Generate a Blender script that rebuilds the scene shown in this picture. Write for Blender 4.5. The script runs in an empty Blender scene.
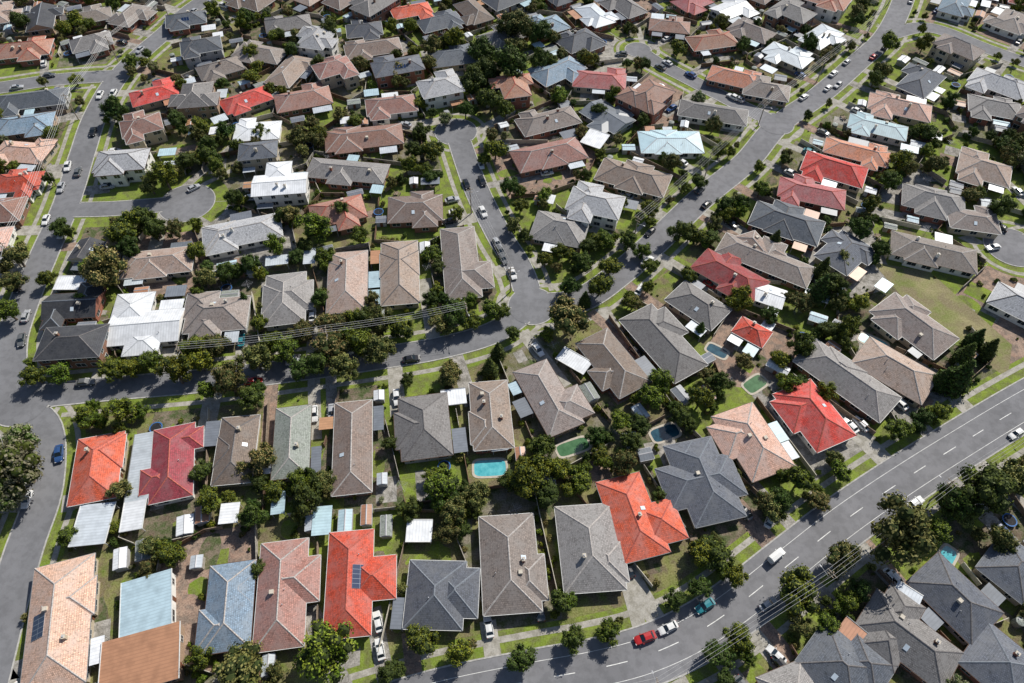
import bpy, math, random
import numpy as np
from mathutils import Vector, Matrix
random.seed(7); np.random.seed(7)
R=random
sc=bpy.context.scene
# ------------------------------------------------------------------ camera / survey
CH=150.0; PITCH=math.radians(54); F=24.0/36*1024
SP,CP=math.sin(PITCH),math.cos(PITCH)
def g(u,v,z=0.0):
    dx=(u-512)/F; dy=(341.5-v)/F
    d=(dx,CP+dy*SP,-SP+dy*CP)
    if d[2]>-0.12: d=(d[0],d[1],-0.12)
    t=(CH-z)/(-d[2]); return (d[0]*t,d[1]*t)
def proj(x,y,z=0.0):
    zz=y*CP-(z-CH)*SP; up=y*SP+(z-CH)*CP
    if zz<1: zz=1
    return 512+F*x/zz, 341.5-F*up/zz
cam=bpy.data.objects.new("camera",bpy.data.cameras.new("camera"))
sc.collection.objects.link(cam); sc.camera=cam
cam.location=(0,0,CH); cam.rotation_euler=(math.pi/2-PITCH,0,0)
cam.data.lens=24; cam.data.sensor_width=36; cam.data.clip_end=9000; cam.data.clip_start=1
sc.view_settings.view_transform='Standard'; sc.view_settings.look='None'; sc.view_settings.exposure=0
# ------------------------------------------------------------------ light
EL=math.radians(44); AZ=math.radians(40)
sd=Vector((math.sin(AZ)*math.cos(EL),math.cos(AZ)*math.cos(EL),math.sin(EL)))
sun=bpy.data.objects.new("sun",bpy.data.lights.new("sun",'SUN')); sc.collection.objects.link(sun)
sun.data.energy=5.0; sun.data.angle=math.radians(0.5); sun.data.color=(1,0.955,0.87)
sun.rotation_euler=sd.to_track_quat('Z','Y').to_euler()
w=bpy.data.worlds.new("World"); sc.world=w; w.use_nodes=True
nt=w.node_tree; sky=nt.nodes.new('ShaderNodeTexSky'); sky.sky_type='NISHITA'; sky.sun_disc=False
sky.sun_elevation=EL; sky.sun_rotation=AZ
nt.links.new(sky.outputs[0],nt.nodes['Background'].inputs[0]); nt.nodes['Background'].inputs[1].default_value=0.085
# ------------------------------------------------------------------ materials
def N(nt,t,**k):
    n=nt.nodes.new(t)
    for a,b in k.items(): setattr(n,a,b)
    return n
def basemat(name,rough=0.85,spec=0.3):
    m=bpy.data.materials.new(name); m.use_nodes=True; nt=m.node_tree; b=nt.nodes['Principled BSDF']
    b.inputs['Roughness'].default_value=rough; b.inputs['Specular IOR Level'].default_value=spec
    return m,nt,b
def c4(c): return (c[0],c[1],c[2],1)
def mix(nt,fac,a,b,mode='MIX'):
    n=N(nt,'ShaderNodeMix',data_type='RGBA',blend_type=mode)
    for i,s in ((0,fac),(6,a),(7,b)):
        if isinstance(s,(int,float)): n.inputs[i].default_value=s
        elif isinstance(s,tuple): n.inputs[i].default_value=c4(s)
        else: nt.links.new(s,n.inputs[i])
    return n.outputs[2]
def noise(nt,scale,detail=3,co='Object',rough=0.6,lo=0.35,hi=0.65):
    detail=min(detail,3)
    tc=N(nt,'ShaderNodeTexCoord'); n=N(nt,'ShaderNodeTexNoise'); n.inputs['Scale'].default_value=scale
    n.inputs['Detail'].default_value=detail; n.inputs['Roughness'].default_value=rough
    nt.links.new(tc.outputs[co],n.inputs['Vector'])
    r=N(nt,'ShaderNodeMapRange'); r.inputs[1].default_value=lo; r.inputs[2].default_value=hi
    nt.links.new(n.outputs[0],r.inputs[0]); return r.outputs[0]
def objvar(nt,col,dv=0.25,dh=0.02):
    oi=N(nt,'ShaderNodeObjectInfo'); h=N(nt,'ShaderNodeHueSaturation')
    r=N(nt,'ShaderNodeMapRange'); r.inputs[3].default_value=1-dv; r.inputs[4].default_value=1+dv
    nt.links.new(oi.outputs['Random'],r.inputs[0]); nt.links.new(r.outputs[0],h.inputs['Value'])
    m=N(nt,'ShaderNodeMath',operation='MULTIPLY'); m.inputs[1].default_value=7.31; nt.links.new(oi.outputs['Random'],m.inputs[0])
    fr=N(nt,'ShaderNodeMath',operation='FRACT'); nt.links.new(m.outputs[0],fr.inputs[0])
    r2=N(nt,'ShaderNodeMapRange'); r2.inputs[3].default_value=0.5-dh; r2.inputs[4].default_value=0.5+dh
    nt.links.new(fr.outputs[0],r2.inputs[0]); nt.links.new(r2.outputs[0],h.inputs['Hue'])
    nt.links.new(col,h.inputs['Color']); return h.outputs[0]
def plain(name,col,rough=0.8,var=0.25,sc_=1.5,spec=0.3,metal=0):
    m,nt,b=basemat(name,rough,spec)
    f=noise(nt,sc_,2)
    nt.links.new(mix(nt,f,tuple(x*(1-var) for x in col),tuple(min(1,x*(1+var)) for x in col)),b.inputs['Base Color'])
    b.inputs['Metallic'].default_value=metal
    return m
def ground_mat(name,a,bc,c,s1,s2,fine=3.0,dk=0.45):
    m,nt,b=basemat(name,0.95,0.1)
    f1=noise(nt,s1,3); f2=noise(nt,s2,3,lo=0.42,hi=0.6); f3=noise(nt,fine,2,lo=0.3,hi=0.7)
    k=mix(nt,f1,a,bc); k=mix(nt,f2,k,c); k=mix(nt,f3,mix(nt,dk,k,(0,0,0)),mix(nt,0.12,k,(0.5,0.5,0.4)))
    nt.links.new(k,b.inputs['Base Color']); return m
M_ground=ground_mat("mixed_yard_ground",(0.07,0.11,0.02),(0.20,0.17,0.09),(0.26,0.23,0.18),0.12,0.35)
M_lawn=ground_mat("lawn_grass",(0.16,0.24,0.014),(0.25,0.32,0.035),(0.15,0.17,0.04),0.15,0.4,3.0,0.3)
M_dry=ground_mat("tired_grass",(0.14,0.19,0.022),(0.29,0.27,0.10),(0.19,0.15,0.085),0.2,0.3)
M_field=ground_mat("rough_field_grass",(0.15,0.20,0.03),(0.34,0.30,0.15),(0.24,0.20,0.11),0.09,0.16,2.5,0.3)
M_soil=ground_mat("garden_soil",(0.16,0.115,0.08),(0.26,0.21,0.155),(0.07,0.10,0.025),0.25,0.4)
M_pave=ground_mat("paving",(0.40,0.375,0.35),(0.52,0.49,0.46),(0.25,0.235,0.21),0.2,0.5)
M_pave2=ground_mat("brick_paving",(0.38,0.24,0.18),(0.46,0.33,0.26),(0.24,0.18,0.15),0.2,0.5)
M_conc=ground_mat("footpath_concrete",(0.42,0.40,0.36),(0.50,0.47,0.43),(0.32,0.30,0.26),0.1,0.6,3.0,0.25)
M_kerb=plain("kerb_concrete",(0.42,0.41,0.39),0.9,0.2)
def asphalt(name,col):
    m,nt,b=basemat(name,0.9,0.25)
    f1=noise(nt,0.06,3); f2=noise(nt,0.5,3,lo=0.45,hi=0.6); f3=noise(nt,6,2,lo=0.2,hi=0.8)
    k=mix(nt,f1,tuple(x*0.87 for x in col),tuple(x*1.13 for x in col))
    k=mix(nt,f2,k,mix(nt,0.14,k,(0,0,0))); k=mix(nt,f3,mix(nt,0.12,k,(0,0,0)),k)
    nt.links.new(k,b.inputs['Base Color']); return m
M_asph=asphalt("asphalt",(0.205,0.207,0.22)); M_asph2=asphalt("asphalt_worn",(0.215,0.215,0.228))
M_paint=plain("road_paint",(0.72,0.72,0.70),0.8,0.2,0.8)
def tile_mat(name,col,dv=0.2):
    m,nt,b=basemat(name,0.7,0.4)
    tc=N(nt,'ShaderNodeTexCoord'); br=N(nt,'ShaderNodeTexBrick'); br.offset=0.5
    nt.links.new(tc.outputs['UV'],br.inputs['Vector']); br.inputs['Scale'].default_value=1
    br.inputs['Brick Width'].default_value=0.34; br.inputs['Row Height'].default_value=0.42; br.inputs['Mortar Size'].default_value=0.035
    br.inputs['Color1'].default_value=c4([min(.95,x*1.3) for x in col]); br.inputs['Color2'].default_value=c4([x*0.78 for x in col])
    br.inputs['Mortar'].default_value=c4([x*0.4 for x in col])
    g_=sum(col)/3
    f=noise(nt,0.35,3,lo=0.38,hi=0.68); k=mix(nt,f,br.outputs['Color'],tuple(x*0.6+g_*0.3+0.02 for x in col))
    f2=noise(nt,2.2,2,lo=0.52,hi=0.72); k=mix(nt,f2,k,mix(nt,0.45,k,(0.02,0.02,0.015)))
    k=objvar(nt,k,dv,0.01); nt.links.new(k,b.inputs['Base Color'])
    return m
def metal_mat(name,col,dv=0.12):
    m,nt,b=basemat(name,0.45,0.5)
    tc=N(nt,'ShaderNodeTexCoord'); wv=N(nt,'ShaderNodeTexWave'); wv.inputs['Scale'].default_value=0.45
    nt.links.new(tc.outputs['UV'],wv.inputs['Vector'])
    r=N(nt,'ShaderNodeMapRange'); r.inputs[1].default_value=0.0; r.inputs[2].default_value=0.35; nt.links.new(wv.outputs['Fac'],r.inputs[0])
    k=mix(nt,r.outputs[0],tuple(x*0.82 for x in col),col)
    f=noise(nt,0.45,3,lo=0.4,hi=0.75); k=mix(nt,f,k,tuple(x*0.7 for x in col))
    k=objvar(nt,k,dv,0.008); nt.links.new(k,b.inputs['Base Color'])
    return m
ROOF={
 'G':tile_mat("roof_tile_grey",(0.27,0.255,0.25)),'GB':tile_mat("roof_tile_grey_brown",(0.29,0.24,0.215)),
 'BR':tile_mat("roof_tile_brown",(0.27,0.20,0.165)),'T':tile_mat("roof_tile_tan",(0.42,0.31,0.25)),
 'TC':tile_mat("roof_tile_terracotta",(0.42,0.20,0.14)),'R':tile_mat("roof_tile_mottled_red",(0.36,0.19,0.15)),
 'RED':tile_mat("roof_tile_red",(0.62,0.055,0.04),0.06),'OR':tile_mat("roof_tile_orange_red",(0.74,0.11,0.06),0.06),
 'P':tile_mat("roof_tile_salmon",(0.68,0.42,0.32),0.08),'MA':tile_mat("roof_tile_maroon",(0.33,0.05,0.055),0.1),
 'PK':tile_mat("roof_tile_rose",(0.50,0.15,0.15),0.08),'OG':tile_mat("roof_tile_orange",(0.68,0.28,0.16),0.08),
 'S':tile_mat("roof_tile_slate",(0.12,0.135,0.165)),'D':tile_mat("roof_tile_charcoal",(0.06,0.063,0.075)),
 'B':tile_mat("roof_tile_blue_grey",(0.22,0.31,0.41)),'LG':tile_mat("roof_tile_light_grey",(0.46,0.465,0.49)),
 'GR':tile_mat("roof_tile_green_grey",(0.27,0.30,0.265)),
 'W':metal_mat("roof_metal_white",(0.78,0.80,0.83)),'ML':metal_mat("roof_metal_pale_grey",(0.56,0.61,0.66)),
 'MB':metal_mat("roof_metal_pale_blue",(0.46,0.61,0.68)),'MS':metal_mat("roof_metal_slate",(0.19,0.21,0.245)),
 'MO':metal_mat("roof_metal_rust",(0.46,0.24,0.14))}
WALL=[plain("brick_brown",(0.24,0.13,0.09),0.9,0.3,6),plain("brick_red",(0.32,0.13,0.09),0.9,0.3,6),plain("brick_cream",(0.48,0.41,0.31),0.9,0.2,6),
      plain("render_white",(0.76,0.74,0.70),0.9,0.08,1),plain("render_grey",(0.38,0.38,0.38),0.9,0.1,1),plain("brick_tan",(0.38,0.27,0.19),0.9,0.3,6)]
M_gut=[plain("gutter_white",(0.70,0.70,0.68),0.5,0.1),plain("gutter_brown",(0.12,0.07,0.05),0.5,0.1),plain("gutter_grey",(0.25,0.26,0.27),0.5,0.1)]
M_soff=plain("soffit",(0.5,0.48,0.45))
M_glass,_nt,_b=basemat("window_glass",0.08,0.8); _b.inputs['Base Color'].default_value=(0.02,0.03,0.04,1)
M_frame=plain("window_frame",(0.65,0.65,0.62),0.6,0.05); M_door=plain("door_timber",(0.16,0.07,0.04),0.6,0.3)
M_solar,_nt,_b=basemat("solar_glass",0.15,0.7)
_tc=N(_nt,'ShaderNodeTexCoord'); _br=N(_nt,'ShaderNodeTexBrick'); _br.offset=0; _br.inputs['Scale'].default_value=1
_br.inputs['Brick Width'].default_value=1.0; _br.inputs['Row Height'].default_value=1.65; _br.inputs['Mortar Size'].default_value=0.04
_br.inputs['Color1'].default_value=(0.012,0.028,0.08,1); _br.inputs['Color2'].default_value=(0.015,0.032,0.09,1); _br.inputs['Mortar'].default_value=(0.25,0.28,0.32,1)
_nt.links.new(_tc.outputs['UV'],_br.inputs['Vector']); _nt.links.new(_br.outputs['Color'],_b.inputs['Base Color'])
M_cool=plain("cooler_plastic",(0.55,0.5,0.42),0.7,0.1); M_sky=plain("skylight_acrylic",(0.6,0.68,0.75),0.2,0.05,1,0.6)
M_fence=[plain("paling_timber",(0.26,0.20,0.15),0.95,0.35,2),plain("paling_grey",(0.36,0.33,0.29),0.95,0.3,2),plain("paling_brown",(0.19,0.12,0.08),0.95,0.3,2),plain("fence_cream",(0.52,0.48,0.40),0.8,0.1,2)]
M_steel=plain("galvanised_steel",(0.45,0.45,0.47),0.4,0.1); M_wood=plain("pole_timber",(0.33,0.27,0.21),0.95,0.3,2)
M_blk=plain("trampoline_mat",(0.02,0.02,0.025)); M_blue=plain("trampoline_pad",(0.04,0.15,0.4),0.6,0.1)
M_wire=plain("cable_aluminium",(0.5,0.5,0.5),0.4,0.1)
M_water,_nt,_b=basemat("pool_water",0.04,0.8); _nt.links.new(mix(_nt,noise(_nt,0.6,3),(0.06,0.36,0.42),(0.14,0.52,0.57)),_b.inputs['Base Color'])
M_water2,_nt,_b=basemat("pool_water_green",0.05,0.8); _nt.links.new(mix(_nt,noise(_nt,0.6,3),(0.05,0.13,0.05),(0.09,0.20,0.09)),_b.inputs['Base Color'])
M_water3,_nt,_b=basemat("pool_water_dark",0.05,0.8); _nt.links.new(mix(_nt,noise(_nt,0.6,3),(0.01,0.05,0.08),(0.03,0.10,0.14)),_b.inputs['Base Color'])
M_cope=plain("pool_coping",(0.48,0.43,0.36),0.8,0.1)
# ------------------------------------------------------------------ mesh builder
def link(o,parent=None):
    sc.collection.objects.link(o)
    if parent: o.parent=parent
    return o
def empty(name,loc=(0,0,0),ang=0):
    e=bpy.data.objects.new(name,None); e.location=loc; e.rotation_euler=(0,0,ang); e.empty_display_size=0.5
    sc.collection.objects.link(e); return e
class MB:
    def __init__(s): s.v=[];s.f=[];s.m=[];s.uv=[]
    def face(s,pts,mat=0,uvs=None):
        i=len(s.v); s.v+= [tuple(p) for p in pts]; s.f.append(tuple(range(i,i+len(pts)))); s.m.append(mat)
        if uvs is None: uvs=[(p[0],p[1]) for p in pts]
        s.uv+=uvs
    def box(s,cx,cy,z,sx,sy,sz,ang=0,mat=0,taper=1.0):
        ca,sa=math.cos(ang),math.sin(ang); P=[]
        for k,t in ((0,1.0),(1,taper)):
            for a,b in ((-1,-1),(1,-1),(1,1),(-1,1)):
                x=a*sx/2*t;y=b*sy/2*t; P.append((cx+x*ca-y*sa,cy+x*sa+y*ca,z+k*sz))
        U=[(0,0),(sx,0),(sx,sy),(0,sy)]
        for n,q in enumerate(((3,2,1,0),(4,5,6,7),(0,1,5,4),(1,2,6,5),(2,3,7,6),(3,0,4,7))): s.face([P[i] for i in q],mat,U if n==1 else None)
    def tube(s,p,q,r1,r2,n=6,mat=0):
        p=Vector(p);q=Vector(q);d=(q-p).normalized(); a=d.orthogonal().normalized(); b=d.cross(a)
        A=[p+(a*math.cos(t)+b*math.sin(t))*r1 for t in [2*math.pi*i/n for i in range(n)]]
        B=[q+(a*math.cos(t)+b*math.sin(t))*r2 for t in [2*math.pi*i/n for i in range(n)]]
        for i in range(n):
            j=(i+1)%n; s.face([A[i],A[j],B[j],B[i]],mat)
        s.face(B,mat); s.face(A[::-1],mat)
    def mesh(s,name,mats):
        me=bpy.data.meshes.new(name); me.from_pydata(s.v,[],s.f)
        for m in mats: me.materials.append(m)
        me.polygons.foreach_set('material_index',s.m)
        l=me.uv_layers.new(name='UVMap'); l.data.foreach_set('uv',np.array(s.uv,dtype=np.float32).ravel())
        me.update(); return me
    def obj(s,name,mats,parent=None,loc=None):
        o=bpy.data.objects.new(name,s.mesh(name,mats)); link(o,parent)
        if loc: o.location=loc
        return o
# ------------------------------------------------------------------ roads
def catmull(pts,step=2.0):
    P=[np.array(p) for p in pts]; P=[2*P[0]-P[1]]+P+[2*P[-1]-P[-2]]; out=[]
    for i in range(1,len(P)-2):
        a,b,c,d=P[i-1:i+3]; n=max(2,int(np.linalg.norm(c-b)/step))
        for k in range(n):
            t=k/n; out.append(0.5*((2*b)+(c-a)*t+(2*a-5*b+4*c-d)*t*t+(-a+3*b-3*c+d)*t**3))
    out.append(P[-2]); return out
ROADS=[
 ("residential_street",8.4,[(300,-55),(205,0),(165,33),(122,72),(97,112),(82,155),(66,205),(44,255),(24,303),(10,350),(16,400),(44,432),(44,490),(24,550),(6,610),(-15,690)],0),
 ("cross_street",7.0,[(16,400),(60,394),(120,388),(180,383),(240,377),(310,368),(380,358),(440,348),(495,332),(532,306)],0),
 ("central_street",7.6,[(456,130),(464,155),(478,193),(499,235),(519,268),(532,306)],0),
 ("diagonal_street",8.2,[(532,306),(580,300),(622,272),(660,238),(702,198),(746,162),(777,126),(820,95),(858,62),(886,35),(905,-5),(920,-60)],1),
 ("side_street",6.4,[(777,124),(735,103),(692,81),(656,62),(636,48)],1),
 ("main_road",11.2,[(1120,352),(1030,402),(962,443),(902,481),(844,521),(792,562),(742,602),(698,632),(648,655),(595,669),(530,681),(440,700),(340,730)],1),
 ("court_street",6.4,[(70,210),(110,209),(150,206),(185,203)],0),
 ("west_street",7.4,[(-60,97),(0,88),(55,80),(112,76)],0),
 ("east_court",7.4,[(1100,235),(1050,240),(1012,247)],1),
 ("north_street",7.0,[(886,35),(930,28),(990,50),(1060,75)],1),
]
BULBS=[(456,132,7.2,0),(187,203,8.6,0),(638,50,5.0,1),(1012,247,8,1),(532,306,6.6,0),(22,402,7,0),(776,124,6,1)]
RD=[]; samp=[]
for i,(n,wd,px,a) in enumerate(ROADS):
    pts=catmull([g(*p) for p in px]); RD.append(pts)
    for p in pts: samp.append((p[0],p[1],wd/2,i))
for j,(u,v,r,_m) in enumerate(BULBS):
    x,y=g(u,v); samp.append((x,y,r,100+j))
SA=np.array(samp)
RT=[]
for i,pts in enumerate(RD):
    for k,p in enumerate(pts):
        q=pts[min(k+1,len(pts)-1)]; o=pts[max(k-1,0)]; RT.append(math.atan2(q[1]-o[1],q[0]-o[0]))
def road_d(x,y,ex=None):
    d=np.hypot(SA[:,0]-x,SA[:,1]-y)-SA[:,2]
    if ex is not None: d=d+(SA[:,3]==ex)*1e6
    return float(d.min())
def nearest_road(x,y):
    d=np.hypot(SA[:,0]-x,SA[:,1]-y)-SA[:,2]; d=d[:len(RT)]; k=int(d.argmin()); return SA[k,0],SA[k,1],RT[k],float(d[k]),SA[k,2]
def offs(pts,o):
    out=[]
    for k,p in enumerate(pts):
        q=pts[min(k+1,len(pts)-1)]; r=pts[max(k-1,0)]; d=q-r; d=d/np.linalg.norm(d); out.append((p[0]-d[1]*o,p[1]+d[0]*o))
    return out
def strip(mb,pts,o1,o2,z,mat=0,ex=None,marg=0.0,h=0,dash=None):
    A=offs(pts,o1);B=offs(pts,o2)
    for k in range(len(pts)-1):
        if dash and (k%dash[1])>=dash[0]: continue
        mx=(A[k][0]+B[k+1][0])/2; my=(A[k][1]+B[k+1][1])/2
        if ex is not None and road_d(mx,my,ex)<marg: continue
        a,b,c,d=A[k],A[k+1],B[k+1],B[k]
        if h>0:
            for (p,q) in ((a,b),(c,d)): mb.face([(p[0],p[1],z-h),(q[0],q[1],z-h),(q[0],q[1],z),(p[0],p[1],z)],mat)
        mb.face([(d[0],d[1],z),(c[0],c[1],z),(b[0],b[1],z),(a[0],a[1],z)] if o1>o2 else [(a[0],a[1],z),(b[0],b[1],z),(c[0],c[1],z),(d[0],d[1],z)][::-1],mat)
verge=MB();foot=MB();kerb=MB();paint=MB()
for i,(n,wd,px,a) in enumerate(ROADS):
    mb=MB(); strip(mb,RD[i],-wd/2,wd/2,0.05+0.004*i); mb.obj(n,[M_asph2 if a else M_asph])
    for s in (-1,1):
        strip(verge,RD[i],s*(wd/2+0.1),s*(wd/2+4.8),0.025+0.0006*i,0,i,0.0)
        if n not in("court_street",): strip(foot,RD[i],s*(wd/2+2.4),s*(wd/2+3.7),0.036+0.0007*i,0,i,0.25)
        strip(kerb,RD[i],s*(wd/2-0.02),s*(wd/2+0.30),0.14,0,i,0.05,h=0.14)
mi=5
strip(paint,RD[mi],-0.08,0.08,0.078,ex=mi,dash=(2,5))
for s in (-1,1): strip(paint,RD[mi],s*3.3-0.05,s*3.3+0.05,0.078,ex=mi,dash=(1,1))
for j,(u,v,r,am) in enumerate(BULBS):
    x,y=g(u,v); mb=MB(); n=40; P=[(x+r*math.cos(t),y+r*math.sin(t),0.095+0.003*j) for t in [2*math.pi*k/n for k in range(n)]]; mb.face(P)
    mb.obj("turning_circle" if j in(0,1,2,3) else "junction_pavement",[M_asph2 if am else M_asph])
    for k in range(n):
        t1,t2=2*math.pi*k/n,2*math.pi*(k+1)/n; tm=(t1+t2)/2
        for mb2,ra,rb,z,mg in ((kerb,r,r+0.30,0.14,0.05),(foot,r+2.4,r+3.7,0.045,0.2),(verge,r,r+4.6,0.032,0.0)):
            if road_d(x+ra*math.cos(tm),y+ra*math.sin(tm),100+j)<mg: continue
            if mb2 is foot and u in(187,): continue
            mb2.face([(x+rr*math.cos(t),y+rr*math.sin(t),z) for rr,t in ((ra,t1),(rb,t1),(rb,t2),(ra,t2))])
            if mb2 is kerb: mb2.face([(x+ra*math.cos(t1),y+ra*math.sin(t1),0),(x+ra*math.cos(t2),y+ra*math.sin(t2),0),(x+ra*math.cos(t2),y+ra*math.sin(t2),z),(x+ra*math.cos(t1),y+ra*math.sin(t1),z)])
verge.obj("nature_strip",[M_lawn]);foot.obj("footpath",[M_conc]);kerb.obj("kerb",[M_kerb]);paint.obj("road_markings",[M_paint])
mb=MB(); S=5000; mb.face([(-S,-S,0),(S,-S,0),(S,S,0),(-S,S,0)]); mb.obj("ground",[M_ground])
# ------------------------------------------------------------------ houses data
HS=[]
def H(col,*segs,**k): HS.append((col,segs,k))
# bottom row
H('P',(63,560,50,690,12),(50,600,92,598,8),solar=1)
H('MB',(147,576,146,632,10.5),flat=1); H('MO',(142,632,139,690,15.5),flat=1)
H('B',(232,562,224,650,9.5),(196,628,240,625,8),(226,590,252,588,6))
H('R',(284,540,277,648,10.0),(262,580,318,580,9.5))
H('RED',(351,530,346,636,9.5),(350,578,395,576,9),solar=1)
H('S',(438,560,432,628,12),(432,592,478,590,10)); H('W',(406,530,432,530,5),flat=1,h=2.3)
H('GB',(506,514,513,612,12),(512,575,546,578,9.5))
H('G',(584,504,596,590,13),(590,560,626,560,9))
H('OR',(618,476,648,556,10.5),(640,520,682,522,9.5))
H('S',(688,440,722,520,12),(662,470,742,490,10.5),(672,462,700,455,9))
H('P',(733,408,775,472,11.5),(715,432,760,438,9.5))
H('OR',(793,385,838,442,11.5),(778,402,830,412,9.5))
H('G',(806,348,892,408,10.5),(832,350,850,385,9))
H('T',(862,348,932,388,11.5),(890,350,905,380,9))
H('GB',(884,300,948,347,11.5)); H('GB',(893,240,978,260,10),(920,236,925,262,9))
# row 2
H('OR',(100,434,90,500,10.5),(82,455,122,450,9)); H('ML',(98,503,86,545,8),flat=1,h=2.4)
H('MA',(173,425,169,498,9.5)); H('ML',(146,432,136,500,5.5),flat=1,h=2.4); H('W',(135,500,130,530,5),flat=1,h=2.4)
H('BR',(240,415,230,482,9),(215,450,245,448,8)); H('GR',(293,405,289,476,8.5),(278,430,300,430,6))
H('BR',(353,400,351,492,9),(335,425,355,425,8),(353,470,370,470,6)); H('G',(422,394,427,456,12),(395,425,440,428,10))
H('BR',(488,380,494,447,9.5),(470,425,500,425,9)); H('W',(441,398,466,395,4.5),flat=1,h=2.5); H('W',(497,420,500,450,4),flat=1,h=2.4)
H('GB',(530,364,567,428,9.5),(548,402,588,406,9)); H('W',(560,352,588,368,4.5),flat=1,h=2.5)
H('BR',(592,334,636,388,10)); H('G',(636,310,692,372,11),(640,330,680,322,10)); H('G',(676,288,722,318,10),(690,310,712,300,8))
H('MA',(700,256,762,290,10)); H('W',(755,288,785,298,7)); H('RED',(738,322,768,338,6.5)); H('GB',(722,240,812,276,9),(760,262,780,240,7)); H('BR',(745,232,770,262,7.5))
# north of cross street
H('D',(45,305,98,302,9)); H('D',(38,342,102,338,10.5),(70,330,72,352,9),two=1); H('W',(108,328,180,322,11),(112,308,150,305,11),(140,330,142,352,9))
H('GB',(185,315,247,310,11.5)); H('G',(262,298,312,292,10.5),(285,272,284,322,11))
H('T',(348,250,346,310,11),(328,270,365,270,9)); H('T',(399,240,400,302,10.5),(380,262,418,262,9.5)); H('GB',(457,226,464,296,10),(445,272,492,276,10))
H('LG',(202,238,280,222,10.5),(218,222,222,250,9)); H('T',(120,264,192,256,10),(150,250,152,275,9)); H('D',(72,248,98,250,8)); H('W',(55,282,85,282,5),flat=1,h=2.4)
H('BR',(388,208,442,205,11.5)); H('G',(308,165,386,172,9.5),(340,160,345,182,8)); H('W',(252,184,306,180,9.5),(265,170,290,168,9),two=1); H('S',(238,150,276,146,8.5),two=1)
H('LG',(94,160,146,156,10.5),(110,150,112,172,9),two=1); H('R',(325,140,402,131,11),(345,125,350,150,9)); H('R',(366,106,416,100,10)); H('LG',(420,88,460,80,11),two=1)
H('R',(515,160,582,145,11.5),(548,145,552,165,9)); H('GB',(520,126,576,112,10)); H('LG',(570,195,622,206,10.5),two=1); H('G',(534,222,586,232,12),(550,212,560,240,9))
H('BR',(600,166,668,184,11.5),(630,160,640,190,9)); H('MB',(640,140,702,140,11.5),(665,128,668,152,9)); H('PK',(574,76,626,80,10.5)); H('OG',(710,70,762,82,10)); H('GB',(745,84,790,92,10)); H('G',(680,105,748,116,9.5))
H('W',(585,135,605,142,8),flat=1,h=2.6)
H('S',(754,210,822,232,11.5),(780,200,790,235,9)); H('PK',(780,184,846,198,9.5)); H('RED',(805,158,866,176,11)); H('OG',(826,142,890,158,8.5)); H('P',(870,98,932,112,10.5)); H('MB',(850,118,908,132,8.5))
H('G',(904,192,966,206,10.5),(930,185,935,215,9)); H('T',(960,160,1012,175,11.5)); H('G',(970,100,1022,110,10.5)); H('LG',(995,290,1040,312,10)); H('GB',(950,215,1000,222,9))
# south-east corner
H('S',(925,566,990,628,11),(940,600,960,575,9)); H('S',(992,548,1040,585,12)); H('G',(868,606,955,672,10)); H('S',(812,640,872,692,12),(850,672,885,655,9)); H('MO',(838,628,862,648,6.5),flat=1); H('S',(975,640,1035,690,12)); H('ML',(893,592,918,608,6),flat=1); H('G',(780,668,805,715,10))
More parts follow.
